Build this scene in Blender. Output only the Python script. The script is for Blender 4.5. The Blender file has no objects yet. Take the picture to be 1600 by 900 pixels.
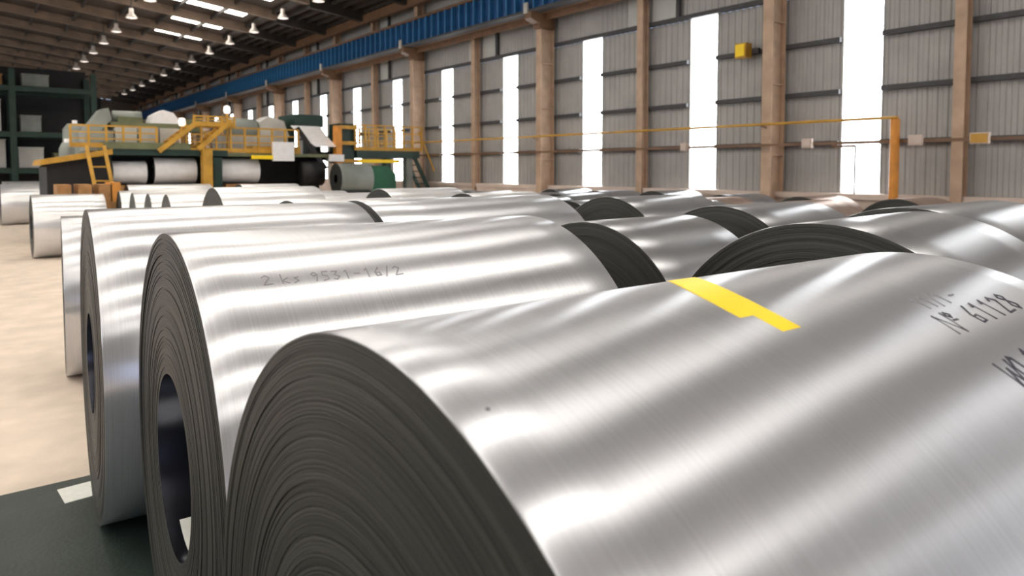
import bpy, bmesh, math, random
from mathutils import Vector, Matrix
random.seed(7)
SC = bpy.context.scene
COL = SC.collection
PI = math.pi

# ------------------------------------------------------------------ camera
cd = bpy.data.cameras.new('camera')
cam = bpy.data.objects.new('camera', cd)
COL.objects.link(cam)
cam.location = (0, 0, 2.1)
cam.rotation_euler = (math.radians(90 - 2.914), 0, math.radians(-37.658))
cd.sensor_width = 36.0
cd.lens = 24.75
cd.shift_y = -0.08125
cd.clip_start = 0.05
cd.clip_end = 400
cd.dof.use_dof = True
cd.dof.focus_distance = 3.0
cd.dof.aperture_fstop = 2.8
SC.camera = cam

# ------------------------------------------------------------------ world, exposure
w = bpy.data.worlds.new('overcast sky')
SC.world = w
w.use_nodes = True
wn = w.node_tree.nodes
bg = wn['Background']
sky = wn.new('ShaderNodeTexSky')
sky.sky_type = 'PREETHAM'
sky.turbidity = 6.0
sky.sun_direction = (-0.3, -0.5, 0.8)
mixw = wn.new('ShaderNodeMixRGB')
mixw.inputs[0].default_value = 0.75
mixw.inputs[2].default_value = (0.5, 0.66, 1.0, 1)
w.node_tree.links.new(sky.outputs[0], mixw.inputs[1])
w.node_tree.links.new(mixw.outputs[0], bg.inputs[0])
bg.inputs[1].default_value = 2.2
SC.view_settings.view_transform = 'Standard'
SC.view_settings.look = 'None'
SC.view_settings.gamma = 1.0
SC.view_settings.use_curve_mapping = False
SC.view_settings.exposure = 0.0
SKYLIGHT = 9.5     # daylight through the translucent roof sheets
WINDOW = 9.0        # daylight through the translucent wall strips

# ------------------------------------------------------------------ materials
def mat(name, col, rough=0.6, metal=0.0, var=0.0, scale=6.0, bump=0.0, emit=None, es=0.0, bscale=40.0):
    m = bpy.data.materials.new(name)
    m.use_nodes = True
    nt = m.node_tree
    b = nt.nodes['Principled BSDF']
    b.inputs['Base Color'].default_value = (*col, 1)
    b.inputs['Roughness'].default_value = rough
    b.inputs['Metallic'].default_value = metal
    tc = nt.nodes.new('ShaderNodeTexCoord')
    if var > 0:
        n = nt.nodes.new('ShaderNodeTexNoise')
        n.inputs['Scale'].default_value = scale
        n.inputs['Detail'].default_value = 6
        nt.links.new(tc.outputs['Object'], n.inputs['Vector'])
        r = nt.nodes.new('ShaderNodeValToRGB')
        r.color_ramp.elements[0].position = 0.3
        r.color_ramp.elements[1].position = 0.7
        r.color_ramp.elements[0].color = (*[c * (1 - var) for c in col], 1)
        r.color_ramp.elements[1].color = (*[min(1, c * (1 + var)) for c in col], 1)
        nt.links.new(n.outputs['Fac'], r.inputs[0])
        nt.links.new(r.outputs[0], b.inputs['Base Color'])
    if bump > 0:
        n2 = nt.nodes.new('ShaderNodeTexNoise')
        n2.inputs['Scale'].default_value = bscale
        n2.inputs['Detail'].default_value = 4
        nt.links.new(tc.outputs['Object'], n2.inputs['Vector'])
        bp = nt.nodes.new('ShaderNodeBump')
        bp.inputs['Strength'].default_value = bump
        bp.inputs['Distance'].default_value = 0.01
        nt.links.new(n2.outputs['Fac'], bp.inputs['Height'])
        nt.links.new(bp.outputs[0], b.inputs['Normal'])
    if emit:
        b.inputs['Emission Color'].default_value = (*emit, 1)
        b.inputs['Emission Strength'].default_value = es
    return m

def steel(name, col, rough, aniso=0.92, metal=1.0):
    """rolled sheet: fine scratches run round the coil"""
    m = bpy.data.materials.new(name)
    m.use_nodes = True
    nt = m.node_tree
    L = nt.links.new
    b = nt.nodes['Principled BSDF']
    b.inputs['Metallic'].default_value = metal
    uv = nt.nodes.new('ShaderNodeUVMap')
    mp = nt.nodes.new('ShaderNodeMapping')
    mp.inputs['Scale'].default_value = (1.2, 150.0, 1)
    L(uv.outputs[0], mp.inputs[0])
    n = nt.nodes.new('ShaderNodeTexNoise')
    n.inputs['Scale'].default_value = 1.0
    n.inputs['Detail'].default_value = 5
    L(mp.outputs[0], n.inputs['Vector'])
    r = nt.nodes.new('ShaderNodeValToRGB')
    r.color_ramp.elements[0].position = 0.30
    r.color_ramp.elements[1].position = 0.70
    r.color_ramp.elements[0].color = (*[c * 0.91 for c in col], 1)
    r.color_ramp.elements[1].color = (*[min(1, c * 1.06) for c in col], 1)
    L(n.outputs['Fac'], r.inputs[0])
    L(r.outputs[0], b.inputs['Base Color'])
    mr = nt.nodes.new('ShaderNodeMapRange')
    mr.inputs[1].default_value = 0.3
    mr.inputs[2].default_value = 0.7
    mr.inputs[3].default_value = rough * 0.95
    mr.inputs[4].default_value = rough * 1.05
    L(n.outputs['Fac'], mr.inputs[0])
    L(mr.outputs[0], b.inputs['Roughness'])
    b.inputs['Anisotropic'].default_value = aniso
    b.inputs['Anisotropic Rotation'].default_value = 0.25
    tg = nt.nodes.new('ShaderNodeTangent')
    tg.direction_type = 'RADIAL'
    tg.axis = 'Z'
    L(tg.outputs[0], b.inputs['Tangent'])
    # slack in the outer wraps
    mp2 = nt.nodes.new('ShaderNodeMapping')
    mp2.inputs['Scale'].default_value = (2.2, 1.1, 1)
    L(uv.outputs[0], mp2.inputs[0])
    n2 = nt.nodes.new('ShaderNodeTexNoise')
    n2.inputs['Scale'].default_value = 1.0
    n2.inputs['Detail'].default_value = 1
    L(mp2.outputs[0], n2.inputs['Vector'])
    bp = nt.nodes.new('ShaderNodeBump')
    bp.inputs['Strength'].default_value = 0.25
    bp.inputs['Distance'].default_value = 0.02
    L(n2.outputs['Fac'], bp.inputs['Height'])
    L(bp.outputs[0], b.inputs['Normal'])
    return m

def wound(name, dark, light):
    """edge of the wound sheet: rings by radius"""
    m = bpy.data.materials.new(name)
    m.use_nodes = True
    nt = m.node_tree
    L = nt.links.new
    b = nt.nodes['Principled BSDF']
    tc = nt.nodes.new('ShaderNodeTexCoord')
    sp = nt.nodes.new('ShaderNodeSeparateXYZ')
    L(tc.outputs['Object'], sp.inputs[0])
    cb = nt.nodes.new('ShaderNodeCombineXYZ')
    L(sp.outputs[0], cb.inputs[0]); L(sp.outputs[1], cb.inputs[1])
    ln = nt.nodes.new('ShaderNodeVectorMath'); ln.operation = 'LENGTH'
    L(cb.outputs[0], ln.inputs[0])
    def ring(scale):
        mu = nt.nodes.new('ShaderNodeMath'); mu.operation = 'MULTIPLY'
        mu.inputs[1].default_value = scale
        L(ln.outputs['Value'], mu.inputs[0])
        n = nt.nodes.new('ShaderNodeTexNoise'); n.noise_dimensions = '1D'
        n.inputs['Scale'].default_value = 1.0
        n.inputs['Detail'].default_value = 3
        L(mu.outputs[0], n.inputs['W'])
        return n.outputs['Fac']
    fine, wide = ring(170.0), ring(30.0)
    av = nt.nodes.new('ShaderNodeMath'); av.operation = 'ADD'
    L(fine, av.inputs[0]); L(wide, av.inputs[1])
    r = nt.nodes.new('ShaderNodeValToRGB')
    r.color_ramp.elements[0].position = 0.40
    r.color_ramp.elements[1].position = 0.65
    r.color_ramp.elements[0].color = (*dark, 1)
    r.color_ramp.elements[1].color = (*light, 1)
    hf = nt.nodes.new('ShaderNodeMath'); hf.operation = 'MULTIPLY'; hf.inputs[1].default_value = 0.5
    L(av.outputs[0], hf.inputs[0]); L(hf.outputs[0], r.inputs[0])
    L(r.outputs[0], b.inputs['Base Color'])
    b.inputs['Roughness'].default_value = 0.55
    b.inputs['Metallic'].default_value = 0.35
    bp = nt.nodes.new('ShaderNodeBump')
    bp.inputs['Strength'].default_value = 0.5
    bp.inputs['Distance'].default_value = 0.004
    L(fine, bp.inputs['Height']); L(bp.outputs[0], b.inputs['Normal'])
    return m

M = {}
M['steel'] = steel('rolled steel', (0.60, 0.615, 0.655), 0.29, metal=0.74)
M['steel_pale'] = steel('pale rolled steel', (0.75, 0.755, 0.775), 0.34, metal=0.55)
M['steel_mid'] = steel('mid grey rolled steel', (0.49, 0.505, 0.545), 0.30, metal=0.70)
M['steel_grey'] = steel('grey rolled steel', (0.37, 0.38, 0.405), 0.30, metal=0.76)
M['steel_rust'] = steel('rusty rolled steel', (0.42, 0.33, 0.29), 0.46)
M['wound'] = wound('wound sheet edge', (0.026, 0.027, 0.025), (0.060, 0.061, 0.057))
M['bore'] = mat('bore steel', (0.20, 0.21, 0.26), 0.22, 1.0, 0.15, 9)
M['wall'] = mat('grey wall sheet', (0.36, 0.35, 0.34), 0.55, 0.0, 0.10, 1.3)
M['wall_pale'] = mat('pale wall sheet', (0.46, 0.47, 0.45), 0.55, 0.0, 0.06, 1.3)
M['girt'] = mat('dark grey girt', (0.045, 0.045, 0.05), 0.6, 0.0, 0.2)
M['tan'] = mat('tan painted steel', (0.46, 0.32, 0.225), 0.55, 0.0, 0.18, 2.5)
M['brown'] = mat('brown painted steel', (0.16, 0.085, 0.045), 0.55, 0.0, 0.2, 3)
M['blue'] = mat('blue painted steel', (0.012, 0.065, 0.20), 0.5, 0.0, 0.25, 2)
M['bluelit'] = mat('lit blue painted steel', (0.03, 0.16, 0.36), 0.5, 0.0, 0.2, 2)  # brighter copy of the girder blue, light on the stiffeners painted in
M['roof'] = mat('brown roof sheet', (0.07, 0.050, 0.038), 0.7, 0.0, 0.2, 1.5)
M['rafter'] = mat('tan roof steel', (0.22, 0.155, 0.11), 0.6, 0.0, 0.25, 1.5)
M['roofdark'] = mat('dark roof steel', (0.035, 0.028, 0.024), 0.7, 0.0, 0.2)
M['skylight'] = mat('translucent roof sheet', (0.8, 0.8, 0.76), 0.5, emit=(1.0, 0.93, 0.83), es=SKYLIGHT)
M['window'] = mat('translucent wall sheet', (0.8, 0.8, 0.8), 0.5, emit=(0.97, 0.99, 1.0), es=WINDOW)
M['floor'] = mat('pale concrete', (0.66, 0.56, 0.47), 0.65, 0.0, 0.13, 2.2, 0.15)
M['matgreen'] = mat('dark green rubber', (0.020, 0.032, 0.028), 0.55, 0.0, 0.25, 3, 0.2)
M['paper'] = mat('white paper', (0.80, 0.82, 0.78), 0.7, 0.0, 0.05, 20)
M['dado'] = mat('pinkish plaster', (0.60, 0.50, 0.44), 0.8, 0.0, 0.12, 1.5, 0.1)
M['yellow'] = mat('yellow paint', (0.50, 0.27, 0.030), 0.5, 0.0, 0.2, 3)
M['orange'] = mat('orange paint', (0.62, 0.25, 0.035), 0.5, 0.0, 0.2, 3)
M['label'] = mat('yellow label', (0.95, 0.66, 0.006), 0.5, 0.0, 0.04, 8)
M['ink'] = mat('dark marker ink', (0.015, 0.012, 0.03), 0.5)
M['inkfaint'] = mat('faint marker ink', (0.22, 0.22, 0.25), 0.5)
M['green'] = mat('green machine paint', (0.010, 0.115, 0.055), 0.5, 0.0, 0.25, 2)
M['dkgreen'] = mat('dark green paint', (0.006, 0.030, 0.022), 0.5, 0.0, 0.25, 2)
M['olive'] = mat('olive paint', (0.13, 0.14, 0.07), 0.55, 0.0, 0.25, 2)
M['black'] = mat('black machine steel', (0.006, 0.006, 0.008), 0.6, 0.0, 0.3)
M['grey'] = mat('grey machine paint', (0.22, 0.24, 0.22), 0.5, 0.0, 0.25, 1.2)
M['palegrey'] = mat('pale grey machine paint', (0.48, 0.47, 0.44), 0.5, 0.0, 0.2, 1.2)
M['white'] = mat('white paint and lit steel', (0.80, 0.79, 0.80), 0.45, 0.0, 0.05)
M['lampmat'] = mat('off white lamp shade', (0.75, 0.68, 0.62), 0.4)
M['lens'] = mat('lamp lens', (0.9, 0.85, 0.8), 0.3, emit=(1.0, 0.86, 0.76), es=1.2)
M['endwall'] = mat('brown end wall sheet', (0.10, 0.075, 0.06), 0.7, 0.0, 0.25, 0.6)
M['wood'] = mat('worn dunnage wood', (0.34, 0.17, 0.06), 0.7, 0.0, 0.3, 4)

# ------------------------------------------------------------------ helpers
def link(name, me, m=None, parent=None):
    o = bpy.data.objects.new(name, me)
    COL.objects.link(o)
    if m is not None and not me.materials:
        me.materials.append(m)
    if parent is not None:
        o.parent = parent
    return o

def thing(name, label, cat, loc=(0, 0, 0), rz=0.0, group=None):
    o = bpy.data.objects.new(name, None)
    COL.objects.link(o)
    o.location = loc
    o.rotation_euler = (0, 0, rz)
    o.empty_display_size = 0.2
    o['label'] = label
    o['category'] = cat
    if group:
        o['group'] = group
    return o

def tag(o, label, cat, group=None):
    o['label'] = label
    o['category'] = cat
    if group:
        o['group'] = group
    return o

def struct(name):
    o = bpy.data.objects.new(name, None)
    COL.objects.link(o)
    o['kind'] = 'structure'
    return o

class MB:
    """collects boxes, bars, tubes and lathes for ONE mesh"""
    def __init__(self):
        self.v = []; self.f = []; self.smooth = []
    def add(self, vs, fs, sm=False):
        o = len(self.v)
        self.v += [tuple(v) for v in vs]
        self.f += [tuple(i + o for i in f) for f in fs]
        self.smooth += [sm] * len(fs)
        return self
    def box(self, x0, y0, z0, x1, y1, z1):
        vs = [(x0, y0, z0), (x1, y0, z0), (x1, y1, z0), (x0, y1, z0), (x0, y0, z1), (x1, y0, z1), (x1, y1, z1), (x0, y1, z1)]
        return self.add(vs, [(0, 3, 2, 1), (4, 5, 6, 7), (0, 1, 5, 4), (1, 2, 6, 5), (2, 3, 7, 6), (3, 0, 4, 7)])
    def bar(self, a, b, wd, ht):
        a = Vector(a); b = Vector(b)
        d = (b - a).normalized()
        up = Vector((0, 0, 1)) if abs(d.z) < 0.95 else Vector((0, 1, 0))
        s = d.cross(up).normalized()
        u = s.cross(d)
        vs = []
        for p in (a, b):
            for i, j in ((-1, -1), (1, -1), (1, 1), (-1, 1)):
                vs.append(p + s * i * wd / 2 + u * j * ht / 2)
        return self.add(vs, [(0, 1, 2, 3), (7, 6, 5, 4), (0, 4, 5, 1), (1, 5, 6, 2), (2, 6, 7, 3), (3, 7, 4, 0)])
    def tube(self, a, b, r, n=8, r2=None):
        a = Vector(a); b = Vector(b)
        if r2 is None: r2 = r
        d = (b - a).normalized()
        up = Vector((0, 0, 1)) if abs(d.z) < 0.95 else Vector((0, 1, 0))
        s = d.cross(up).normalized(); u = s.cross(d)
        vs = [a + (s * math.cos(2 * PI * k / n) + u * math.sin(2 * PI * k / n)) * r for k in range(n)]
        vs += [b + (s * math.cos(2 * PI * k / n) + u * math.sin(2 * PI * k / n)) * r2 for k in range(n)]
        self.add(vs, [(k, (k + 1) % n, n + (k + 1) % n, n + k) for k in range(n)], True)
        return self.add(vs, [tuple(range(n))[::-1], tuple(range(n, 2 * n))])
    def lathe(self, c, prof, n=16, axis='z'):
        vs = []; fs = []
        for r, h in prof:
            for k in range(n):
                t = 2 * PI * k / n
                p = (r * math.cos(t), r * math.sin(t), h)
                if axis == 'x': p = (p[2], p[0], p[1])
                vs.append((c[0] + p[0], c[1] + p[1], c[2] + p[2]))
        for i in range(len(prof) - 1):
            for k in range(n):
                fs.append((i * n + k, i * n + (k + 1) % n, (i + 1) * n + (k + 1) % n, (i + 1) * n + k))
        return self.add(vs, fs, True)
    def prism(self, pts, y0, y1):
        n = len(pts)
        vs = [(x, y0, z) for x, z in pts] + [(x, y1, z) for x, z in pts]
        fs = [tuple(range(n)), tuple(range(n, 2 * n))[::-1]] + [(k, n + k, n + (k + 1) % n, (k + 1) % n) for k in range(n)]
        return self.add(vs, fs)
    def mesh(self, name):
        me = bpy.data.meshes.new(name)
        me.from_pydata(self.v, [], self.f)
        bm = bmesh.new(); bm.from_mesh(me)
        bmesh.ops.recalc_face_normals(bm, faces=bm.faces)
        bm.to_mesh(me); bm.free()
        me.polygons.foreach_set('use_smooth', self.smooth)
        me.update()
        return me
    def build(self, name, m, parent=None):
        return link(name, self.mesh(name), m, parent)

# ------------------------------------------------------------------ the shed
WX = 15.0                  # face of the right-hand wall
BAY = 4.05                 # half bay: one window strip each
W0 = 7.32                  # centre of one window strip
YB, YF = -14.0, 86.0       # back and far end
XL = -19.0
EAVE, SLOPE, RIDGE = 9.1, 0.12, -2.0
def roofz(x):
    return EAVE + SLOPE * ((WX - x) if x > RIDGE else (x - XL))

fl = MB().box(XL, YB, -0.2, WX + 0.3, YF, 0.0).build('floor', M['floor'])
fl['kind'] = 'structure'

# right-hand wall -----------------------------------------------------------
wall = struct('wall_right')
WW = 0.82                  # window strip width
WZ0, WZ1 = 1.60, 5.97
def corrugated(width, z0, z1, per=0.19, dep=0.022):
    n = max(1, round(width / per)); p = width / n
    prof = []
    for k in range(n):
        y = -width / 2 + k * p
        prof += [(y, 0), (y + 0.38 * p, 0), (y + 0.5 * p, -dep), (y + 0.88 * p, -dep)]
    prof.append((width / 2, 0))
    vs = [(d, y, z0) for y, d in prof] + [(d, y, z1) for y, d in prof]
    m = len(prof)
    return MB().add(vs, [(i, i + 1, m + i + 1, m + i) for i in range(m - 1)])
low = corrugated(BAY - WW, 1.5, WZ1).mesh('cladding_panel')
high = corrugated(BAY, WZ1, EAVE + 0.1).mesh('cladding_panel')
kmin, kmax = -5, 19
for k in range(kmin, kmax + 1):
    yc = W0 + BAY * k
    o = link('cladding_panel', low, M['wall'], wall); o.location = (WX, yc + BAY / 2, 0)
    o = link('cladding_panel', high, M['wall'], wall); o.location = (WX, yc, 0)
    wo = MB().box(WX - 0.01, yc - WW / 2, WZ0, WX + 0.05, yc + WW / 2, WZ1).build('window_%d' % (k - kmin + 1), M['window'])
    wo['kind'] = 'structure'
    # thin dark jambs fold the sheet back beside the strip
    jb = MB()
    for s in (-1, 1):
        jb.box(WX - 0.045, yc + s * (WW / 2 + 0.012) - 0.012, WZ0, WX + 0.02, yc + s * (WW / 2 + 0.012) + 0.012, WZ1)
    jb.build('jamb', M['wall'], wo)
for z in (2.66, 3.76, 4.87, 5.92, 7.0, 8.1):
    for k in range(kmin, kmax + 1):
        yc = W0 + BAY * k
        if z < 5.9:        # girts stop at the window strips
            MB().box(WX - 0.16, yc + WW / 2 + .03, z - 0.05, WX - 0.04, yc + BAY - WW / 2 - .03, z + 0.05).build('girt', M['girt'], wall)
        elif z < 6:
            MB().box(WX - 0.16, yc - BAY / 2, z + 0.05, WX - 0.04, yc + BAY / 2, z + 0.16).build('girt', M['girt'], wall)
        else:
            MB().box(WX - 0.16, yc - BAY / 2, z - 0.05, WX - 0.04, yc + BAY / 2, z + 0.05).build('girt', M['girt'], wall)
# low plastered wall with a coping
MB().box(WX - 0.30, YB, 0, WX + 0.2, YF, 1.46).build('low_wall', M['dado'], wall)
MB().box(WX - 0.36, YB, 1.46, WX + 0.2, YF, 1.58).build('coping', M['dado'], wall)

frame_ = struct('trim_1')
# main columns (every second post is a crane column) and slim posts
def hcol(fl_w, dep, z1, cap, z0=0.0):
    m = MB()
    m.box(-dep, -fl_w / 2, z0, -dep + 0.03, fl_w / 2, z1)
    m.box(-0.03, -fl_w / 2, z0, 0, fl_w / 2, z1)
    m.box(-dep + 0.03, -0.02, z0, -0.03, 0.02, z1)
    if cap:
        for z in (0.9, 2.4, 4.0, 5.4):
            m.box(-dep + 0.03, -fl_w / 2 + 0.02, z, -0.03, fl_w / 2 - 0.02, z + 0.03)
    return m
cm = hcol(0.25, 0.54, 6.49, True).mesh('steel_column')
um = hcol(0.26, 0.32, EAVE, False, 6.96).mesh('upper_column')
pm = hcol(0.20, 0.26, EAVE, False).mesh('wall_post')
for k in range(-3, 10):
    y = 17.15 + 8.02 * k
    if YB < y < YF:
        o = link('steel_column', cm, M['tan'], frame_); o.location = (WX - 0.17, y, 0)
        o = link('upper_column', um, M['tan'], frame_); o.location = (WX - 0.17, y, 0)
        # bracket that carries the runway
        b = MB().prism([(WX - 0.8, 6.62), (WX - 1.15, 6.75), (WX - 1.15, 6.95), (WX - 0.17, 6.95), (WX - 0.17, 6.5), (WX - 0.8, 6.5)], y - 0.16, y + 0.16)
        b.build('bracket', M['brown'], frame_)
    y = 13.2 + 8.02 * k + (0.16 if k < 0 else 0.0)
    if YB < y < YF:
        o = link('wall_post', pm, M['tan'], frame_); o.location = (WX - 0.165, y, 0)
        # pale flashing sheets and a dark downpipe beside the slim post, above the strips
        MB().box(WX - 0.075, y + 0.16, 6.1, WX - 0.05, y + 0.75, EAVE).build('flashing', M['wall_pale'], wall)
        MB().box(WX - 0.075, y - 0.95, 6.1, WX - 0.05, y - 0.16, EAVE).build('flashing', M['wall_pale'], wall)
        MB().tube((WX - 0.10, y - 1.05, 6.05), (WX - 0.10, y - 1.05, EAVE), 0.07, 8).build('downpipe', M['girt'], wall)
# eave beam
MB().box(WX - 0.75, YB, 8.62, WX - 0.55, YF, 9.0).build('eave_beam', M['brown'], wall)

# other walls ---------------------------------------------------------------
wl = MB().box(XL - 0.2, YB, 0, XL, YF, EAVE).build('wall_left', M['wall']); wl['kind'] = 'structure'
for i in range(8):  # unseen left-wall windows, added as fill light
    y = 2 + i * 10.0
    o = MB().box(XL - 0.01, y, 3.6, XL + 0.04, y + 5.0, 6.4).build('window_%d' % (40 + i), M['window']); o['kind'] = 'structure'
wf = MB().prism([(XL, 0), (WX + 0.2, 0), (WX + 0.2, EAVE), (RIDGE, roofz(RIDGE)), (XL, EAVE)], YF, YF + 0.2).build('wall_far', M['endwall']); wf['kind'] = 'structure'
MB().box(7.3, YF - 0.25, 6.3, 11.3, YF - 0.02, 10.3).build('dark_louvre', M['black'], wf)
MB().box(-18, YF - 0.2, 0, 11.3, YF - 0.02, 6.5).build('dark_cladding', M['dkgreen'], wf)
wb = struct('wall_back')
MB().box(XL, YB - 0.2, 0, -8.0, YB, EAVE).build('wall_panel', M['wall'], wb)
MB().box(4.0, YB - 0.2, 0, WX + 0.2, YB, EAVE).build('wall_panel', M['wall'], wb)
MB().prism([(-8.0, 4.0), (4.0, 4.0), (4.0, EAVE), (-8.0, EAVE)], YB - 0.2, YB).build('wall_panel', M['wall'], wb)
MB().prism([(XL, EAVE), (WX + 0.2, EAVE), (RIDGE, roofz(RIDGE))], YB - 0.2, YB).build('gable_panel', M['wall'], wb)

# ceiling -------------------------------------------------------------------
ce = MB().prism([(WX + 0.4, EAVE - 0.05 + 0.1), (RIDGE, roofz(RIDGE) + 0.1), (XL - 0.4, EAVE + 0.05), (XL - 0.4, EAVE + 0.2), (RIDGE, roofz(RIDGE) + 0.3), (WX + 0.4, EAVE + 0.2)], YB - 0.3, YF + 0.3).build('ceiling', M['roof'])
ce['kind'] = 'structure'
def slope_box(x0, x1, y0, y1, d0, d1):
    """box hung d0..d1 below the roof plane between x0 and x1"""
    vs = []
    for y in (y0, y1):
        for x in (x0, x1):
            for d in (d0, d1):
                vs.append((x, y, roofz(x) + 0.09 - d))
    return MB().add(vs, [(0, 1, 3, 2), (4, 6, 7, 5), (0, 4, 5, 1), (2, 3, 7, 6), (0, 2, 6, 4), (1, 5, 7, 3)])
for k in range(-5, 20):
    y = W0 + BAY * k + BAY / 2
    if y > YF - 1: continue
    slope_box(RIDGE, 11.8, y - 0.13, y + 0.13, 0.0, 0.42).build('rafter', M['rafter'], ce)
    slope_box(11.8, WX - 0.3, y - 0.13, y + 0.13, 0.0, 0.55).build('shaded_rafter_end', M['roofdark'], ce)  # shade near the eave painted in: this rafter end gets the dark colour
    slope_box(XL + 0.3, RIDGE, y - 0.13, y + 0.13, 0.0, 0.42).build('rafter', M['rafter'], ce)
    if y < 44:
        yy = y + BAY / 2
        xa = -1.5 if y < 29 else (2.5 if y < 33 else (5.4 if y < 37 else 8.6))
        xb = 8.6 if y < 29 else 11.0
        slope_box(xa, xb, yy - 0.40, yy + 0.40, 0.0, 0.04).build('skylight_sheet', M['skylight'], ce)
        if y < 29:
            slope_box(-13.0, -2.5, yy - 0.40, yy + 0.40, 0.0, 0.04).build('skylight_sheet', M['skylight'], ce)
for x in (14.3, 13.8, 13.3, 12.8, 12.3, 11.6, 9.9, 8.2, 6.5, 4.8, 3.1, 1.4, -0.3):
    MB().box(x - 0.04, YB, roofz(x) - 0.12, x + 0.04, YF, roofz(x) + 0.07).build('purlin', M['roofdark'], ce)

# crane runway --------------------------------------------------------------
rw = thing('crane_runway_beam', 'long blue crane runway girder high along the grey side wall', 'crane beam', (WX - 0.95, 0, 6.97))
MB().box(-0.035, YB + 0.3, 0.0, 0.035, YF - 0.3, 0.92).build('web', M['blue'], rw)
MB().box(-0.20, YB + 0.3, 0.90, 0.20, YF - 0.3, 0.98).build('top_flange', M['brown'], rw)
MB().box(-0.20, YB + 0.3, -0.02, 0.20, YF - 0.3, 0.05).build('bottom_flange', M['girt'], rw)
MB().box(0.20, YB + 0.3, -0.02, 0.43, YF - 0.3, 0.02).build('walkway_plate', M['brown'], rw)
MB().box(0.38, YB + 0.3, -0.22, 0.43, YF - 0.3, -0.02).build('walkway_angle', M['brown'], rw)
MB().box(-0.03, YB + 0.3, 0.98, 0.03, YF - 0.3, 1.06).build('rail', M['girt'], rw)
sm = MB().box(-0.19, -0.03, 0.05, -0.035, 0.03, 0.90).mesh('stiffener')
for i in range(132):
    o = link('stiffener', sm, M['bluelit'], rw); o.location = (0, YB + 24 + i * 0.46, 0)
bm_ = MB().box(-0.26, -0.09, -0.16, -0.20, 0.09, 0.16).mesh('junction_box')
for k in range(0, 6):
    o = link('junction_box', bm_, M['palegrey'], rw); o.location = (0, 17.2 + k * 8.0, 0.10)

# ------------------------------------------------------------------ steel coils
def coil(X0, X1, Y, R, label, m='steel', bore=0.30, seg=64, rings=14, nz=4, yaw=0.0, lap=0.0, group=None, tele=0.002):
    L = X1 - X0
    t = thing('steel_coil', label, 'steel coil', (X0 + L / 2 * math.cos(yaw), Y + L / 2 * math.sin(yaw), 0), yaw, group)
    # local frame of every part: coil axis on local z
    def place(o):
        o.location = (-L / 2, 0, R)
        o.rotation_euler = (0, PI / 2, 0)
        return o
    rnd = random.Random(int(X0 * 100 + Y * 1000))
    ph = [rnd.uniform(0, 6.28) for _ in range(6)]
    lap_at = (PI + 0.12) if lap else 0.0       # local angle of the sheet's tail (top of coil is angle pi)
    def rad(a, z):
        wob = 0.0012 * math.sin(3 * a + ph[0] + 1.3 * z) + 0.0008 * math.sin(5 * a + ph[1] - 2.0 * z)
        sp = 0.0
        if lap:
            sp = lap * (((a - lap_at) % (2 * PI)) / (2 * PI) - 1.0)
        return R + sp + wob
    # outer wrap ----------
    b = MB(); vs = []; uvs = []
    zs = [0.0, 0.004] + [0.004 + (L - 0.008) * i / nz for i in range(1, nz)] + [L - 0.004, L]
    for zi, z in enumerate(zs):
        for k in range(seg + 1):
            a = lap_at + 2 * PI * (k / seg)
            aa = a - 1e-6 if k == seg else a + 1e-6
            r = rad(aa, z) - (0.004 if zi in (0, len(zs) - 1) else 0.0)
            vs.append((r * math.cos(a), r * math.sin(a), z)); uvs.append((R * 2 * PI * k / seg, z + X0 * 0.37 + Y))
    n = seg + 1
    fs = [(i * n + k, i * n + k + 1, (i + 1) * n + k + 1, (i + 1) * n + k) for i in range(len(zs) - 1) for k in range(seg)]
    me = bpy.data.meshes.new('outer_wrap')
    me.from_pydata(vs, [], fs)
    uvl = me.uv_layers.new(name='UVMap')
    for li, lp in enumerate(me.loops):
        uvl.data[li].uv = uvs[lp.vertex_index]
    me.polygons.foreach_set('use_smooth', [True] * len(me.polygons))
    place(link('outer_wrap', me, M[m], t))
    # wound ends ----------
    for side in (0, 1):
        vs = []; fs = []
        prof = []
        for i in range(rings):
            r0 = R - 0.004 - (R - 0.004 - bore) * i / rings
            r1 = R - 0.004 - (R - 0.004 - bore) * (i + 1) / rings
            d = rnd.uniform(-tele, tele) + (rnd.uniform(-2.5, 2.5) * tele if rnd.random() < 0.12 else 0)
            if i < 1 or i == rings - 1: d = 0
            prof += [(r0, d), (r1, d)]
        for r, d in prof:
            z = -d if side == 0 else L + d
            for k in range(seg):
                a = lap_at + 2 * PI * k / seg
                rr = r
                if lap and r > R - 0.06:
                    rr = r + (rad(a + 1e-6, 0) - R) * max(0.0, 1 - (R - 0.004 - r) / 0.06)
                vs.append((rr * math.cos(a), rr * math.sin(a), z))
        for i in range(len(prof) - 1):
            for k in range(seg):
                q = (i * seg + k, i * seg + (k + 1) % seg, (i + 1) * seg + (k + 1) % seg, (i + 1) * seg + k)
                fs.append(q if side else q[::-1])
        me = bpy.data.meshes.new('wound_end')
        me.from_pydata(vs, [], fs)
        place(link('wound_end', me, M['wound'], t))
    # bore ----------
    s2 = min(seg, 64)
    vs = [(bore * math.cos(2 * PI * k / s2), bore * math.sin(2 * PI * k / s2), z) for z in (0, L) for k in range(s2)]
    me = bpy.data.meshes.new('bore')
    me.from_pydata(vs, [], [(k, s2 + k, s2 + (k + 1) % s2, (k + 1) % s2) for k in range(s2)])
    me.polygons.foreach_set('use_smooth', [True] * len(me.polygons))
    place(link('bore', me, M['bore'], t))
    return t

def on_coil(t, X, s, X0, X1, Y, R, off=0.001):
    """a point on the wrap: X along the hall, s = arc from the crown towards the near side, in the coil's own frame"""
    a = s / R
    r = R + off
    return (X - (X0 + X1) / 2, -r * math.sin(a), R + r * math.cos(a))

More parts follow.
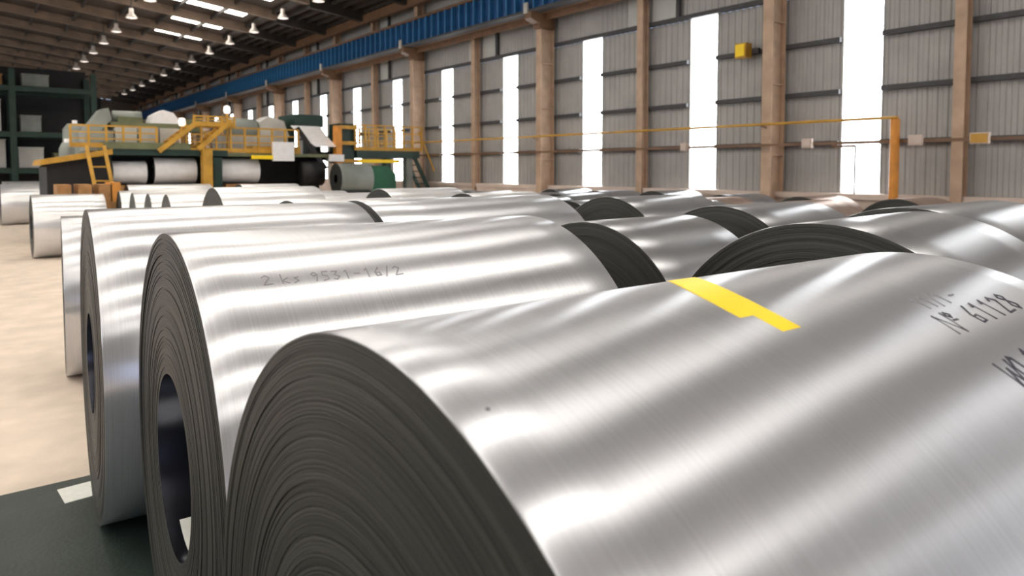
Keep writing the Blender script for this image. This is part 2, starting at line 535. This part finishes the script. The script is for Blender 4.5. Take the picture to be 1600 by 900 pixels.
def patch(poly_rows, fn, th):
    """thin curved slab over rows of (X0,X1) at arc positions s"""
    m = MB(); n = len(poly_rows)
    for s, xa, xb in poly_rows:
        m.v += [fn(xa, s, th), fn(xb, s, th), fn(xa, s, 0.0), fn(xb, s, 0.0)]
    for i in range(n - 1):
        a, b = 4 * i, 4 * i + 4
        m.f += [(a, a + 1, b + 1, b), (a + 2, b + 2, b + 3, a + 3), (a, b, b + 2, a + 2), (a + 1, a + 3, b + 3, b + 1)]
    m.f += [(0, 2, 3, 1), (4 * n - 4, 4 * n - 3, 4 * n - 1, 4 * n - 2)]
    m.smooth = [False] * len(m.f)
    return m

STROKES = {
    'M': [[(0, 0), (0.1, 1), (0.45, 0.3), (0.8, 1), (0.9, 0)]],
    'N': [[(0, 0), (0.1, 1), (0.65, 0), (0.8, 1.05)]],
    'W': [[(0, 1), (0.2, 0), (0.45, 0.7), (0.65, 0), (0.9, 1)]],
    'o': [[(0, .85), (.15, .7), (.3, .85), (.15, 1), (0, .85)], [(0, .55), (.3, .55)]],
    '0': [[(.3, 1), (0, .6), (.1, .1), (.4, 0), (.6, .4), (.5, .9), (.3, 1)]],
    '1': [[(.1, .8), (.3, 1), (.25, 0)]],
    '2': [[(0, .8), (.25, 1), (.5, .75), (0, 0), (.6, .05)]],
    '3': [[(0, .95), (.4, .95), (.15, .55), (.45, .3), (.2, 0), (0, .1)]],
    '5': [[(.5, 1), (.1, 1), (.05, .6), (.4, .5), (.4, .1), (0, 0)]],
    '6': [[(.45, 1), (.05, .5), (.1, .05), (.45, .1), (.4, .45), (.05, .4)]],
    '8': [[(.3, .55), (.05, .8), (.3, 1), (.5, .8), (.05, .25), (.3, 0), (.5, .25), (.3, .55)]],
    '9': [[(.5, .7), (.2, .55), (.05, .8), (.3, 1), (.5, .7), (.3, 0)]],
    '/': [[(0, -.1), (.45, 1.1)]],
    '-': [[(0, .5), (.45, .5)]],
    'k': [[(0, 1), (0, 0)], [(.45, .6), (0, .3), (.45, 0)]],
    's': [[(.4, .6), (.1, .55), (.35, .2), (0, 0)]],
    ' ': [],
}
def write(t, text, X, s, size, geo, m, wd, slant=0.0, adv=0.80):
    """pen strokes on the wrap; one mesh"""
    X0, X1, Y, R = geo
    b = MB(); x = X
    for ch in text:
        for st in STROKES[ch]:
            for (u0, v0), (u1, v1) in zip(st, st[1:]):
                pa = (x + u0 * size, s - v0 * size + slant * (x - X)); pb = (x + u1 * size, s - v1 * size + slant * (x - X))
                dx, ds = pb[0] - pa[0], pb[1] - pa[1]
                l = math.hypot(dx, ds) or 1
                nx, ns = -ds / l * wd / 2, dx / l * wd / 2
                ex, es_ = dx / l * wd / 3, ds / l * wd / 3
                q = []
                for off in (0.0014, 0.0):
                    q += [on_coil(t, p[0] + sx * nx + e * ex, p[1] + sx * ns + e * es_, X0, X1, Y, R, off) for p, e in ((pa, -1), (pb, 1)) for sx in (-1, 1)]
                b.add(q, [(0, 1, 3, 2), (4, 6, 7, 5), (0, 4, 5, 1), (2, 3, 7, 6), (0, 2, 6, 4), (1, 5, 7, 3)])
        x += size * adv if ch != ' ' else size * 0.5
    o = b.build('handwriting', m, t)
    o['kind'] = 'stuff'
    return o

# the nearest coil
g1 = (0.50, 2.50, 1.06, 0.909)
c1 = coil(*g1, 'largest and nearest steel coil, with a yellow label and dark handwriting on its wrap', 'steel_mid', bore=0.32, seg=224, rings=90, nz=16, lap=0.0, tele=0.0014, yaw=-0.02)
fn = lambda X, s, th: on_coil(c1, X, s, *g1, off=0.0005 + th)
rows = []
for q in [i / 20 for i in range(18)] + [0.8501] + [i / 20 for i in range(18, 21)]:
    s = -0.22 + 0.50 * q
    xa = 1.235 + 0.27 * (1 - q) ** 2 + (0.045 if q > 0.85 else 0.0)
    rows.append((s, xa, 1.345 + 0.27 * (1 - q) ** 2))
patch(rows, fn, 0.0015).build('yellow_label', M['label'], c1)
write(c1, '11/1 -', 1.83, 0.320, 0.050, g1, M['inkfaint'], 0.005, -0.02)
write(c1, 'No 61128', 1.785, 0.415, 0.068, g1, M['ink'], 0.006, -0.04, 0.90)
write(c1, 'W0 15', 1.745, 0.575, 0.065, g1, M['ink'], 0.009, -0.05, 0.95)
d = MB()
for X, s in ((0.673, 0.289), (0.558, 0.294)):
    q = [on_coil(c1, X + 0.004 * math.cos(k), s + 0.004 * math.sin(k), *g1, off=0.0015) for k in [i * PI / 3 for i in range(6)]]
    q += [on_coil(c1, X + 0.004 * math.cos(k), s + 0.004 * math.sin(k), *g1, off=0.0) for k in [i * PI / 3 for i in range(6)]]
    d.add(q, [tuple(range(6))] + [(k, (k + 1) % 6, 6 + (k + 1) % 6, 6 + k) for k in range(6)])
d.build('ink_dots', M['ink'], c1)['kind'] = 'stuff'

# the second coil
g2 = (0.605, 2.37, 2.985, 0.925)
c2 = coil(*g2, 'steel coil second from the front, faint scribble on its wrap and an open bore', bore=0.36, seg=160, rings=60, nz=10, tele=0.0016, yaw=-0.045)
write(c2, '2 ks 9531-16/2', 0.83, 0.545, 0.050, g2, M['inkfaint'], 0.0055, 0.02, 0.82)
rows = []
for i in range(7):
    a = -0.42 + 0.95 * i / 6
    rows.append((a, 0.05, 0.30))
m_ = MB()
for a, xa, xb in rows:
    for r in (0.357, 0.360):
        for x in (xa, xb - 0.13 * abs(a)):
            m_.v.append((-(g2[1] - g2[0]) / 2 + x, r * math.sin(a), g2[3] - r * math.cos(a)))
for i in range(6):
    p, q = 4 * i, 4 * i + 4
    m_.f += [(p, p + 1, q + 1, q), (p + 2, q + 2, q + 3, p + 3), (p, q, q + 2, p + 2), (p + 1, p + 3, q + 3, q + 1)]
m_.f += [(0, 2, 3, 1), (24, 25, 27, 26)]
m_.smooth = [False] * len(m_.f)
m_.build('paper_label', M['paper'], c2)

coil(0.55, 2.20, 4.88, 0.93, 'third steel coil of the front row, its near end seen as a thin dark sliver', bore=0.30, seg=128, rings=30, nz=6, yaw=-0.055)
coil(1.35, 2.45, 6.63, 0.82, 'steel coil set back behind the third coil of the front row', 'steel_pale', seg=96, rings=16)
coil(0.73, 2.35, 8.43, 0.81, 'fourth coil end along the floor edge, bluish sheen low on its wrap', bore=0.28, seg=96, rings=20, yaw=-0.08)
# loose left-hand coils farther down the hall
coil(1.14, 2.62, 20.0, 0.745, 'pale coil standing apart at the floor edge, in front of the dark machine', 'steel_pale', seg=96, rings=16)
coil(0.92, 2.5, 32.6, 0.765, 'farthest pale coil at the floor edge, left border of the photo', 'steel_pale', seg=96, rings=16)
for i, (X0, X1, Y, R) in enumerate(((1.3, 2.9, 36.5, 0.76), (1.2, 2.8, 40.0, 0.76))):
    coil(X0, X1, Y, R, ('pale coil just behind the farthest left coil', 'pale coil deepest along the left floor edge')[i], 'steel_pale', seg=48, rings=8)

# second row
ordn = ['first', 'second', 'third', 'fourth', 'fifth', 'sixth', 'seventh', 'eighth', 'ninth', 'tenth', 'eleventh', 'twelfth', 'thirteenth']
rowB = [(3.42, 4.55, 3.57, 0.866, 0.05), (2.55, 4.60, 5.44, 0.92, 0), (2.64, 4.4, 7.27, 0.885, 0), (2.85, 4.3, 9.02, 0.74, -.04), (2.80, 4.3, 10.75, 0.915, -.03),
        (3.0, 4.9, 12.6, 0.74, -.04), (2.90, 5.2, 14.3, 0.815, -.06), (2.90, 5.2, 15.98, 0.80, -.06), (2.88, 5.2, 17.6, 0.785, -.06), (2.86, 5.2, 19.25, 0.785, -.06), (3.32, 5.4, 21.1, 0.84, -.04)]
for i, (X0, X1, Y, R, yw) in enumerate(rowB):
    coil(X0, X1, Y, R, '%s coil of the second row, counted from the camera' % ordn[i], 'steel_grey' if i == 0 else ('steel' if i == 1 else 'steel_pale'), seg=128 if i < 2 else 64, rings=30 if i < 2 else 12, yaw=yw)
# third row
rowC = [(3.20, 4.56, 1.75, 0.922), (5.25, 6.6, 3.80, 0.888), (5.68, 7.1, 5.60, 0.895), (6.3, 7.4, 7.25, 0.72), (5.9, 7.2, 8.86, 0.868), (5.75, 7.3, 11.3, 0.875),
        (5.9, 7.4, 13.1, 0.71), (5.9, 7.4, 14.8, 0.78), (5.9, 7.4, 16.5, 0.78), (5.9, 7.4, 18.2, 0.80), (5.9, 7.5, 20.0, 0.84)]
for i, (X0, X1, Y, R) in enumerate(rowC):
    lab = '%s coil of the third row, counted from the camera' % ordn[i]
    if i == 0: lab = 'grey coil with a broad black end right behind the nearest coil'
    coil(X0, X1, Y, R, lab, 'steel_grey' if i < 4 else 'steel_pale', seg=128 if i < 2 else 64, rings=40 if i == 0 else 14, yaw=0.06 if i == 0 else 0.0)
# right-hand rows
rowD = [(4.63, 6.15, 1.97, 0.93), (6.45, 7.9, 1.55, 0.90), (7.2, 8.6, 3.45, 0.82), (7.8, 9.2, 5.2, 0.80), (8.0, 9.4, 6.9, 0.80), (7.8, 9.2, 8.6, 0.79), (7.9, 9.3, 10.4, 0.78), (7.8, 9.2, 12.1, 0.78), (7.8, 9.2, 13.8, 0.77)]
dl = ['grey coil end to end behind the coil with the broad black end', 'grey coil cut by the right border, its dark end showing']
for i, (X0, X1, Y, R) in enumerate(rowD):
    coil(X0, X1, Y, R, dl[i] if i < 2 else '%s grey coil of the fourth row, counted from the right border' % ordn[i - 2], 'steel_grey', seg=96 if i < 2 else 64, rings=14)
rowE = [(9.9, 11.2, 2.6, 0.80), (9.7, 11.0, 4.3, 0.79), (9.9, 11.2, 6.0, 0.80), (9.8, 11.1, 7.7, 0.80), (9.8, 11.1, 9.4, 0.78), (9.7, 11.0, 11.1, 0.79), (9.9, 11.2, 12.8, 0.77), (9.8, 11.1, 14.5, 0.77), (9.8, 11.1, 16.2, 0.76)]
for i, (X0, X1, Y, R) in enumerate(rowE):
    coil(X0, X1, Y, R, '%s coil of the fifth row, counted from the right border' % ordn[i], 'steel_rust' if i in (0, 2, 3) else 'steel_grey', seg=64, rings=10)
rowF = [(12.4, 13.7, 3.6, 0.78), (12.3, 13.6, 5.4, 0.80), (12.4, 13.7, 7.2, 0.79), (12.5, 13.8, 9.0, 0.78), (12.4, 13.7, 10.8, 0.80), (12.3, 13.6, 12.6, 0.78), (12.4, 13.7, 14.4, 0.78)]
for i, (X0, X1, Y, R) in enumerate(rowF):
    coil(X0, X1, Y, R, '%s coil of the row under the side wall, counted from the right border' % ordn[i], 'steel_rust' if i in (0, 1, 2) else 'steel_grey', seg=64, rings=10)

# ------------------------------------------------------------------ floor pieces
o = MB().box(-4.0, -3.0, 0.0, 2.9, 5.50, 0.008)
tag(o.build('floor_mat', M['matgreen']), 'dark green mat on the pale floor under the front coils', 'mat')
o = MB().box(-0.095, -0.125, 0, 0.095, 0.125, 0.003).build('paper_sheet', M['paper'])
o.location = (0.50, 5.25, 0.008); o.rotation_euler = (0, 0, 0.08)
tag(o, 'white paper sheet lying on the dark green mat', 'paper')

# ------------------------------------------------------------------ pipe, boxes and small fittings along the side wall
pp = thing('yellow_gas_pipe', 'yellow pipe running along the side wall and dropping in an orange riser', 'pipe', (14.02, 6.21, 0))
MB().tube((0, 0, 0.0), (0, 0, 3.05), 0.085, 10).build('riser', M['orange'], pp)
MB().tube((0, -0.05, 3.08), (0, 22.0, 3.14), 0.03, 8).build('pipe_run', M['yellow'], pp)
for y in (2.86, 10.86, 18.86):
    MB().bar((0, y, 3.06), (0.19, y, 3.02), 0.04, 0.04).build('pipe_bracket', M['brown'], pp)
ct = MB().box(14.12, -6, 2.60, 14.18, 40, 2.66).build('cable_tray', M['brown'])
tag(ct, 'thin brown cable tray low along the side wall', 'cable tray')
jl = ['cream junction box on the tray right of the orange riser', 'cream junction box on the tray beside the rightmost wall post', 'cream junction box on the tray left of the widest window', 'small cream junction box on the tray left of the third window strip']
for (y, lab, wv) in ((6.20, jl[0], .24), (5.08, jl[1], .30), (8.48, jl[2], .22), (11.9, jl[3], .20)):
    t = thing('junction_box', lab, 'junction box', (14.12, y * 0.945, 2.54))
    MB().box(-0.08, -wv / 2, 0, -0.001, wv / 2, 0.20).build('housing', M['dado'], t)
    MB().box(-0.10, -wv / 2 + .02, 0.02, -0.08, wv / 2 - .02, 0.18).build('cover', M['yellow'] if y < 6 else M['dado'], t)
t = thing('floodlight', 'yellow floodlight on the girt left of the wide tan column', 'floodlight', (14.80, 9.98, 4.72))
MB().box(-0.30, -0.15, 0.0, -0.06, 0.15, 0.34).build('lamp_body', M['yellow'], t)
MB().box(-0.06, -0.32, 0.10, 0.02, 0.32, 0.22).build('arm', M['girt'], t)
MB().box(-0.33, -0.12, 0.03, -0.30, 0.12, 0.31).build('glass', M['label'], t)
t = thing('drain_pipe', 'thin grey hooked pipe in front of the widest window strip', 'pipe', (14.70, 7.30, 1.581))
MB().tube((0, 0, 0), (0, 0, 1.0), 0.02, 6).build('pipe', M['grey'], t)
MB().tube((0, 0, 1.0), (0, 0.5, 1.0), 0.03, 6).build('hook', M['brown'], t)

# ------------------------------------------------------------------ pendant lamps
def lamp_proto(rod):
    a = MB().lathe((0, 0, 0), [(0.0, 0.42), (0.09, 0.42), (0.10, 0.22), (0.24, 0.03), (0.25, 0.0), (0.22, 0.0)], 14).mesh('shade')
    b = MB().lathe((0, 0, 0), [(0.0, 0.02), (0.20, 0.02), (0.22, 0.005), (0.0, -0.05)], 14).mesh('lens')
    c = MB().tube((0, 0, 0.40), (0, 0, rod), 0.02, 6).mesh('rod')
    return a, b, c
for X, word in ((11.4, 'wall side'), (6.0, 'inner')):
    rod = roofz(X) + 0.09 - 0.42 + 0.003 - 8.85
    pa, pb, pc = lamp_proto(rod)
    for i in range(12):
        y = 27.55 + i * BAY
        t = thing('pendant_lamp', 'small pale lamp hanging from the roof, %s of the %s line from the camera' % (ordn[i], word), 'pendant lamp', (X, y, 8.85), 0, 'pendant lamps under the roof')
        link('shade', pa, M['lampmat'], t); link('lens', pb, M['lens'], t); link('rod', pc, M['girt'], t)

# ------------------------------------------------------------------ processing line across the hall
PY_ = 23.0
def railing(parent, x0, x1, y, z0, h, m, n, name='railing'):
    r = MB().bar((x0, y, z0 + h), (x1, y, z0 + h), 0.05, 0.05).build(name, m, parent)
    for f in (0.7, 0.4):
        MB().bar((x0, y, z0 + h * f), (x1, y, z0 + h * f), 0.04, 0.04).build('mid_rail', m, r)
    MB().box(min(x0, x1), y - 0.015, z0, max(x0, x1), y + 0.015, z0 + 0.13).build('kick_plate', m, r)
    for i in range(n + 1):
        x = x0 + (x1 - x0) * i / n
        MB().box(x - 0.03, y - 0.03, z0, x + 0.03, y + 0.03, z0 + h).build('railing_post', m, r)
    return r

ml = thing('rolling_line', 'black and green processing line with yellow walkways across the hall', 'machine', (0, PY_, 0))
# (local y: 0 = front face, + is away)
MB().prism([(1.72, 0.2), (1.72, 2.15), (1.9, 2.35), (3.3, 2.50), (3.36, 0.2)], 0.3, 3.0).build('black_housing', M['black'], ml)
MB().prism([(1.55, 2.20), (1.6, 2.36), (3.3, 2.68), (3.3, 2.52)], 0.0, 3.0).build('sloped_edge', M['yellow'], ml)
MB().box(1.85, 0.4, 0.0, 2.2, 2.8, 0.2).build('foot', M['black'], ml)
MB().box(2.9, 0.4, 0.0, 3.3, 2.8, 0.2).build('foot', M['black'], ml)
MB().box(3.3, 1.6, 0.0, 10.1, 3.4, 2.62).build('black_housing', M['black'], ml)
MB().box(3.1, 0.1, 2.50, 6.5, 3.4, 2.68).build('deck', M['dkgreen'], ml)
MB().box(3.1, 0.05, 2.68, 5.4, 3.4, 2.88).build('deck_edge', M['olive'], ml)
MB().box(6.5, 0.1, 2.50, 10.0, 3.4, 2.60).build('deck', M['olive'], ml)
p_ = MB()
for x in (3.54, 4.13, 4.72):
    MB().box(x, 0.9, 2.88, x + 0.55, 2.4, 3.36).build('control_cabinet', M['palegrey'], ml)
MB().box(2.75, 1.2, 2.64, 3.5, 2.6, 3.25).build('control_cabinet', M['grey'], ml)
MB().prism([(2.75, 3.25), (3.2, 3.25), (3.5, 3.6), (3.42, 3.95), (3.22, 3.9)], 1.4, 2.4).build('hood', M['grey'], ml)
MB().box(3.45, 1.2, 3.36, 5.6, 3.0, 3.52).build('gantry', M['olive'], ml)
MB().lathe((3.6, 2.0, 3.72), [(0, 0), (0.2, 0), (0.2, 0.8), (0, 0.8)], 14, 'x').build('motor', M['grey'], ml)
MB().box(3.7, 1.7, 3.52, 4.4, 2.6, 3.72).build('motor_base', M['olive'], ml)
MB().prism([(4.55, 3.52), (4.65, 3.80), (4.9, 3.95), (5.2, 3.88), (5.4, 3.6), (5.35, 3.52)], 1.3, 2.3).build('white_hood', M['white'], ml)
MB().box(5.4, 1.4, 3.30, 6.1, 2.4, 3.70).build('gearbox', M['olive'], ml)
# walkway in the middle
railing(ml, 5.3, 8.8, 0.15, 2.62, 0.78, M['yellow'], 8)
railing(ml, 2.3, 4.5, 0.25, 2.72, 0.62, M['yellow'], 5)
railing(ml, 5.3, 8.8, 3.2, 2.62, 0.78, M['yellow'], 8)
# ladders and stairs
def stair(x0, z0, x1, z1, y0, y1, n, m):
    s = MB().bar((x0, y0, z0), (x1, y0, z1), 0.05, 0.14).build('stair', m, ml)
    MB().bar((x0, y1, z0), (x1, y1, z1), 0.05, 0.14).build('stringer', m, s)
    for i in range(n):
        f = (i + 0.5) / n
        x = x0 + (x1 - x0) * f; z = z0 + (z1 - z0) * f
        MB().box(x - 0.11, y0, z - 0.015, x + 0.11, y1, z + 0.015).build('tread', m, s)
    return s
stair(4.50, 2.62, 5.5, 3.45, 0.0, 0.7, 6, M['yellow'])
stair(5.6, 2.7, 6.6, 3.6, 0.0, 0.7, 6, M['yellow'])
railing(ml, 5.5, 6.7, 0.02, 3.42, 0.30, M['yellow'], 3)
for x in (2.62, 3.05):      # two slanted yellow ladder stringers at the left
    MB().bar((x, -0.25, 2.75), (x + 0.35, -0.9, 0.0), 0.09, 0.09).build('ladder_stringer', M['yellow'], ml)
for i in range(7):
    f = (i + 0.5) / 7
    MB().bar((2.62 + 0.35 * f, -0.25 - 0.65 * f, 2.75 * (1 - f)), (3.05 + 0.35 * f, -0.25 - 0.65 * f, 2.75 * (1 - f)), 0.04, 0.04).build('ladder_rung', M['yellow'], ml)
MB().box(5.70, -0.15, 0.0, 5.98, 0.15, 2.7).build('post', M['yellow'], ml)
MB().box(6.05, 0.0, 0.0, 6.30, 0.4, 2.45).build('post', M['dkgreen'], ml)
# stands that carry the rolls
for x0, x1 in ((3.35, 4.25), (4.45, 5.64), (6.36, 7.58)):
    MB().box(x0 + 0.15, 0.2, 0.0, x1 - 0.15, 1.2, 1.42).build('roll_stand', M['dkgreen'], ml)
    for y in (0.22, 1.06):
        MB().box(x0 + 0.1, y, 1.42, x1 - 0.1, y + 0.12, 1.62).build('saddle', M['wood'], ml)
# machinery on the walkway
MB().lathe((6.9, 1.6, 3.45), [(0, 0), (0.33, 0), (0.36, 0.1), (0.36, 0.9), (0.28, 1.0), (0, 1.0)], 18, 'x').build('motor', M['grey'], ml)
MB().box(6.6, 1.1, 2.62, 8.8, 2.2, 3.22).build('drive_base', M['palegrey'], ml)
MB().prism([(7.9, 3.22), (7.9, 3.7), (8.2, 3.9), (8.7, 3.75), (8.9, 3.22)], 1.2, 2.2).build('gearbox', M['palegrey'], ml)
MB().lathe((6.55, 1.3, 3.35), [(0, 0), (0.10, 0), (0.12, 0.3), (0, 0.36)], 12).build('valve', M['palegrey'], ml)
MB().box(7.3, 0.2, 2.60, 8.9, 0.9, 2.84).build('beam', M['yellow'], ml)
MB().box(7.86, -0.15, 2.36, 8.55, 0.0, 2.98).build('white_panel', M['white'], ml)
MB().box(7.2, -0.10, 2.42, 7.9, 0.05, 2.54).build('pale_beam', M['label'], ml)
# mill stand with the strip coming down
MB().box(9.0, 1.0, 3.58, 10.05, 2.6, 4.0).build('mill_head', M['dkgreen'], ml)
MB().box(9.0, 1.3, 2.62, 9.12, 2.6, 3.58).build('mill_frame', M['dkgreen'], ml)
MB().box(9.9, 1.3, 2.62, 10.05, 2.6, 3.58).build('mill_frame', M['dkgreen'], ml)
vs = []
for (xa, xb, y, z) in ((8.85, 9.92, 0.95, 3.58), (9.0, 9.98, 0.6, 3.28), (9.25, 10.08, 0.3, 3.02), (9.35, 10.2, 0.05, 2.86)):
    vs += [(xa, y, z), (xb, y, z), (xa, y + 0.03, z + 0.02), (xb, y + 0.03, z + 0.02)]
b = MB(); b.v = vs
for i in range(3):
    p, q = 4 * i, 4 * i + 4
    b.f += [(p, p + 1, q + 1, q), (p + 2, q + 2, q + 3, p + 3), (p, q, q + 2, p + 2), (p + 1, p + 3, q + 3, q + 1)]
b.f += [(0, 2, 3, 1), (12, 13, 15, 14)]
b.smooth = [False] * len(b.f)
b.build('steel_strip', M['white'], ml)
MB().bar((8.9, 0.5, 3.5), (9.75, 0.1, 2.1), 0.16, 0.16).build('arm', M['black'], ml)
MB().lathe((9.3, 0.5, 2.55), [(0, 0), (0.16, 0), (0.16, 0.9), (0, 0.9)], 14, 'x').build('roller', M['black'], ml)
MB().lathe((8.9, 0.3, 1.95), [(0, 0), (0.42, 0), (0.42, 0.75), (0, 0.75)], 20, 'x').build('reel_drum', M['black'], ml)
MB().box(8.9, 0.35, 0.0, 9.6, 1.5, 1.7).build('reel_base', M['black'], ml)
MB().box(9.85, -0.05, 2.36, 10.35, 0.4, 2.6).build('pinch_roll', M['white'], ml)
MB().box(10.1, 0.0, 0.0, 10.3, 0.3, 3.6).build('post', M['orange'], ml)
MB().box(10.35, 0.3, 2.3, 10.9, 1.2, 3.7).build('cabinet', M['dkgreen'], ml)
for z in (2.32, 2.95, 3.5):
    MB().box(10.3, 0.15, z, 10.95, 0.3, z + 0.12).build('cabinet_band', M['yellow'], ml)
# right-hand platform
MB().box(10.95, 0.2, 2.50, 13.5, 2.4, 2.76).build('deck', M['dkgreen'], ml)
MB().box(10.95, 0.1, 2.32, 12.6, 0.2, 2.44).build('pale_beam', M['label'], ml)
railing(ml, 10.9, 13.6, 0.22, 2.76, 0.90, M['yellow'], 7)
railing(ml, 10.9, 13.6, 2.3, 2.76, 0.90, M['yellow'], 7)
MB().prism([(10.95, 0.0), (10.95, 2.0), (11.25, 2.22), (12.2, 2.22), (12.55, 1.9), (12.55, 0.0)], 0.3, 2.0).build('green_housing', M['green'], ml)
MB().box(13.0, 0.3, 0.0, 13.25, 0.6, 2.5).build('post', M['grey'], ml)
MB().box(12.95, 1.9, 0.0, 13.2, 2.2, 2.5).build('post', M['dkgreen'], ml)
stair(13.3, 2.6, 14.15, 0.95, 0.3, 1.0, 7, M['dkgreen'])
MB().bar((13.5, 0.25, 3.5), (14.18, 0.25, 2.0), 0.05, 0.05).build('handrail', M['yellow'], ml)
MB().box(13.95, 0.25, 0.0, 14.2, 1.05, 0.9).build('stair_base', M['dkgreen'], ml)

# steel rolls resting on the stands
for i, (x0, x1, y, z, r) in enumerate(((3.35, 4.25, 0.7, 2.0, 0.34), (4.45, 5.64, 0.7, 2.05, 0.40), (6.36, 7.58, 0.7, 2.05, 0.40))):
    t = thing('strip_roll', ('small white strip roll on a stand behind the slanted ladder', 'white strip roll on a stand left of the yellow post', 'white strip roll on a stand right of the yellow post')[i], 'steel roll', ((x0 + x1) / 2, PY_ + y, z - r))
    h = (x1 - x0) / 2
    MB().lathe((-h, 0, r), [(r - 0.005, 0), (r, 0.01), (r, 2 * h - 0.01), (r - 0.005, 2 * h)], 40, 'x').build('outer_wrap', M['white'], t)  # steel wrap; the light falling on it is put in as white
    for xx in (-h, h):
        MB().lathe((xx, 0, r), [(r - 0.004, 0), (0.12, 0)], 40, 'x').build('wound_end', M['wound'], t)
    MB().lathe((-h, 0, r), [(0.12, 0), (0.12, 2 * h)], 20, 'x').build('bore', M['bore'], t)
t = thing('strip_roll', 'grey strip roll beside the green housing on the line', 'steel roll', (10.35, PY_ - 0.65, 1.25))
MB().lathe((-0.58, 0, 0.52), [(0.515, 0), (0.52, 0.01), (0.52, 1.15), (0.515, 1.16)], 40, 'x').build('outer_wrap', M['grey'], t)
for xx in (-0.58, 0.58):
    MB().lathe((xx, 0, 0.52), [(0.516, 0), (0.15, 0)], 40, 'x').build('wound_end', M['wound'], t)
MB().lathe((-0.58, 0, 0.52), [(0.15, 0), (0.15, 1.16)], 20, 'x').build('bore', M['bore'], t)
t = thing('roll_cradle', 'dark cradle under the grey strip roll on the line', 'stand', (10.35, PY_ - 0.65, 0))
MB().box(-0.5, -0.45, 0, 0.5, 0.45, 1.20).build('base', M['black'], t)
for s in (-1, 1):
    MB().prism([(-0.5, 1.2), (0.5, 1.2), (0.5, 1.36), (-0.5, 1.36)], s * 0.40 - 0.05, s * 0.40 + 0.05).build('saddle', M['black'], t)

# lamps on poles over the walkway
for X, z0, z in ((5.34, 2.88, 3.55), (6.70, 2.60, 4.0)):
    p = MB().tube((X, 0.8, z0), (X, 0.8, z - 0.1), 0.04, 8).build('lamp_pole', M['yellow'], ml)
    MB().lathe((X, 0.8, z - 0.12), [(0, 0), (0.09, 0.02), (0.11, 0.12), (0.09, 0.24), (0, 0.27)], 14).build('lamp_globe', M['lens'], p)

# dunnage and the tan stand at the left end of the line
t = thing('saddle_stand', 'orange brown timber coil stand by the left coils', 'stand', (2.3, 21.35, 0))
MB().box(-0.55, -0.5, 0, 0.85, 0.5, 1.25).build('base', M['wood'], t)
for x in (-0.55, -0.1, 0.35):
    MB().box(x, -0.5, 1.25, x + 0.3, 0.5, 1.70).build('block', M['wood'], t)
MB().box(0.62, -0.5, 1.25, 0.85, 0.5, 1.75).build('end_stop', M['orange'], t)

# green steel frame and stored crates far left
fr = thing('storage_frame', 'dark green steel storage frame against the far left', 'frame', (0, 45, 0))
for x in (-3.2, 1.93, 5.6):
    for y in (0, 3.0):
        MB().box(x - 0.14, y - 0.14, 0, x + 0.14, y + 0.14, 7.3).build('frame_post', M['dkgreen'], fr)
for z in (2.0, 3.9, 6.3):
    for y in (0, 3.0):
        MB().box(-3.34, y - 0.1, z - 0.13, 5.74, y + 0.1, z + 0.13).build('frame_beam', M['dkgreen'], fr)
    MB().box(-3.2, 0.1, z + 0.13, 5.6, 2.9, z + 0.17).build('shelf', M['black'], fr)
MB().box(-3.2, 3.14, 0, 5.6, 3.2, 7.75).build('back_sheet', M['black'], fr)
crl = ['pale grey crate on the middle shelf left of the green post', 'grey crate on the middle shelf right of the green post', 'grey crate on the lower shelf right of the green post', 'large pale crate on the lower shelf left of the green post', 'orange brown crate on the top shelf at the photo edge', 'small green grey crate on the lower shelf, second right of the post', 'grey crate on the top shelf right of the green post']
crs = [(0.7, 4.07, 1.5, 1.7, 'palegrey'), (2.75, 4.07, 0.9, 0.9, 'grey'), (2.72, 2.17, 1.1, 1.1, 'palegrey'), (0.9, 2.17, 1.4, 1.5, 'palegrey'), (0.9, 6.47, 1.3, 0.6, 'wood'), (4.2, 2.17, 0.9, 0.8, 'olive'), (3.0, 6.47, 1.2, 0.7, 'grey')]
for (x, z, wd, ht, mm), lab in zip(crs, crl):
    t = thing('crate', lab, 'crate', (x, 46.3, z))
    MB().box(-wd / 2, -0.6, 0, wd / 2, 0.6, ht - 0.06).build('box', M[mm], t)
    MB().box(-wd / 2 - 0.03, -0.63, ht - 0.06, wd / 2 + 0.03, 0.63, ht).build('lid', M[mm], t)
for X, Y, ht, wd, lab in ((2.55, 24.6, 2.95, 0.45, 'narrow white tank standing at the left end of the line'), (3.05, 27.2, 3.7, 0.75, 'grey green round tank behind the left end of the line')):
    t = thing('tank', lab, 'tank', (X, Y + 2.2, 0))
    MB().lathe((0, 0, 0), [(0, 0), (wd / 2, 0), (wd / 2, ht - 0.2), (wd * 0.3, ht), (0, ht)], 20).build('shell', M['grey'], t)
    MB().lathe((0, 0, ht), [(0.08, -0.02), (0.08, 0.12), (0, 0.12)], 10).build('filler_cap', M['white'], t)
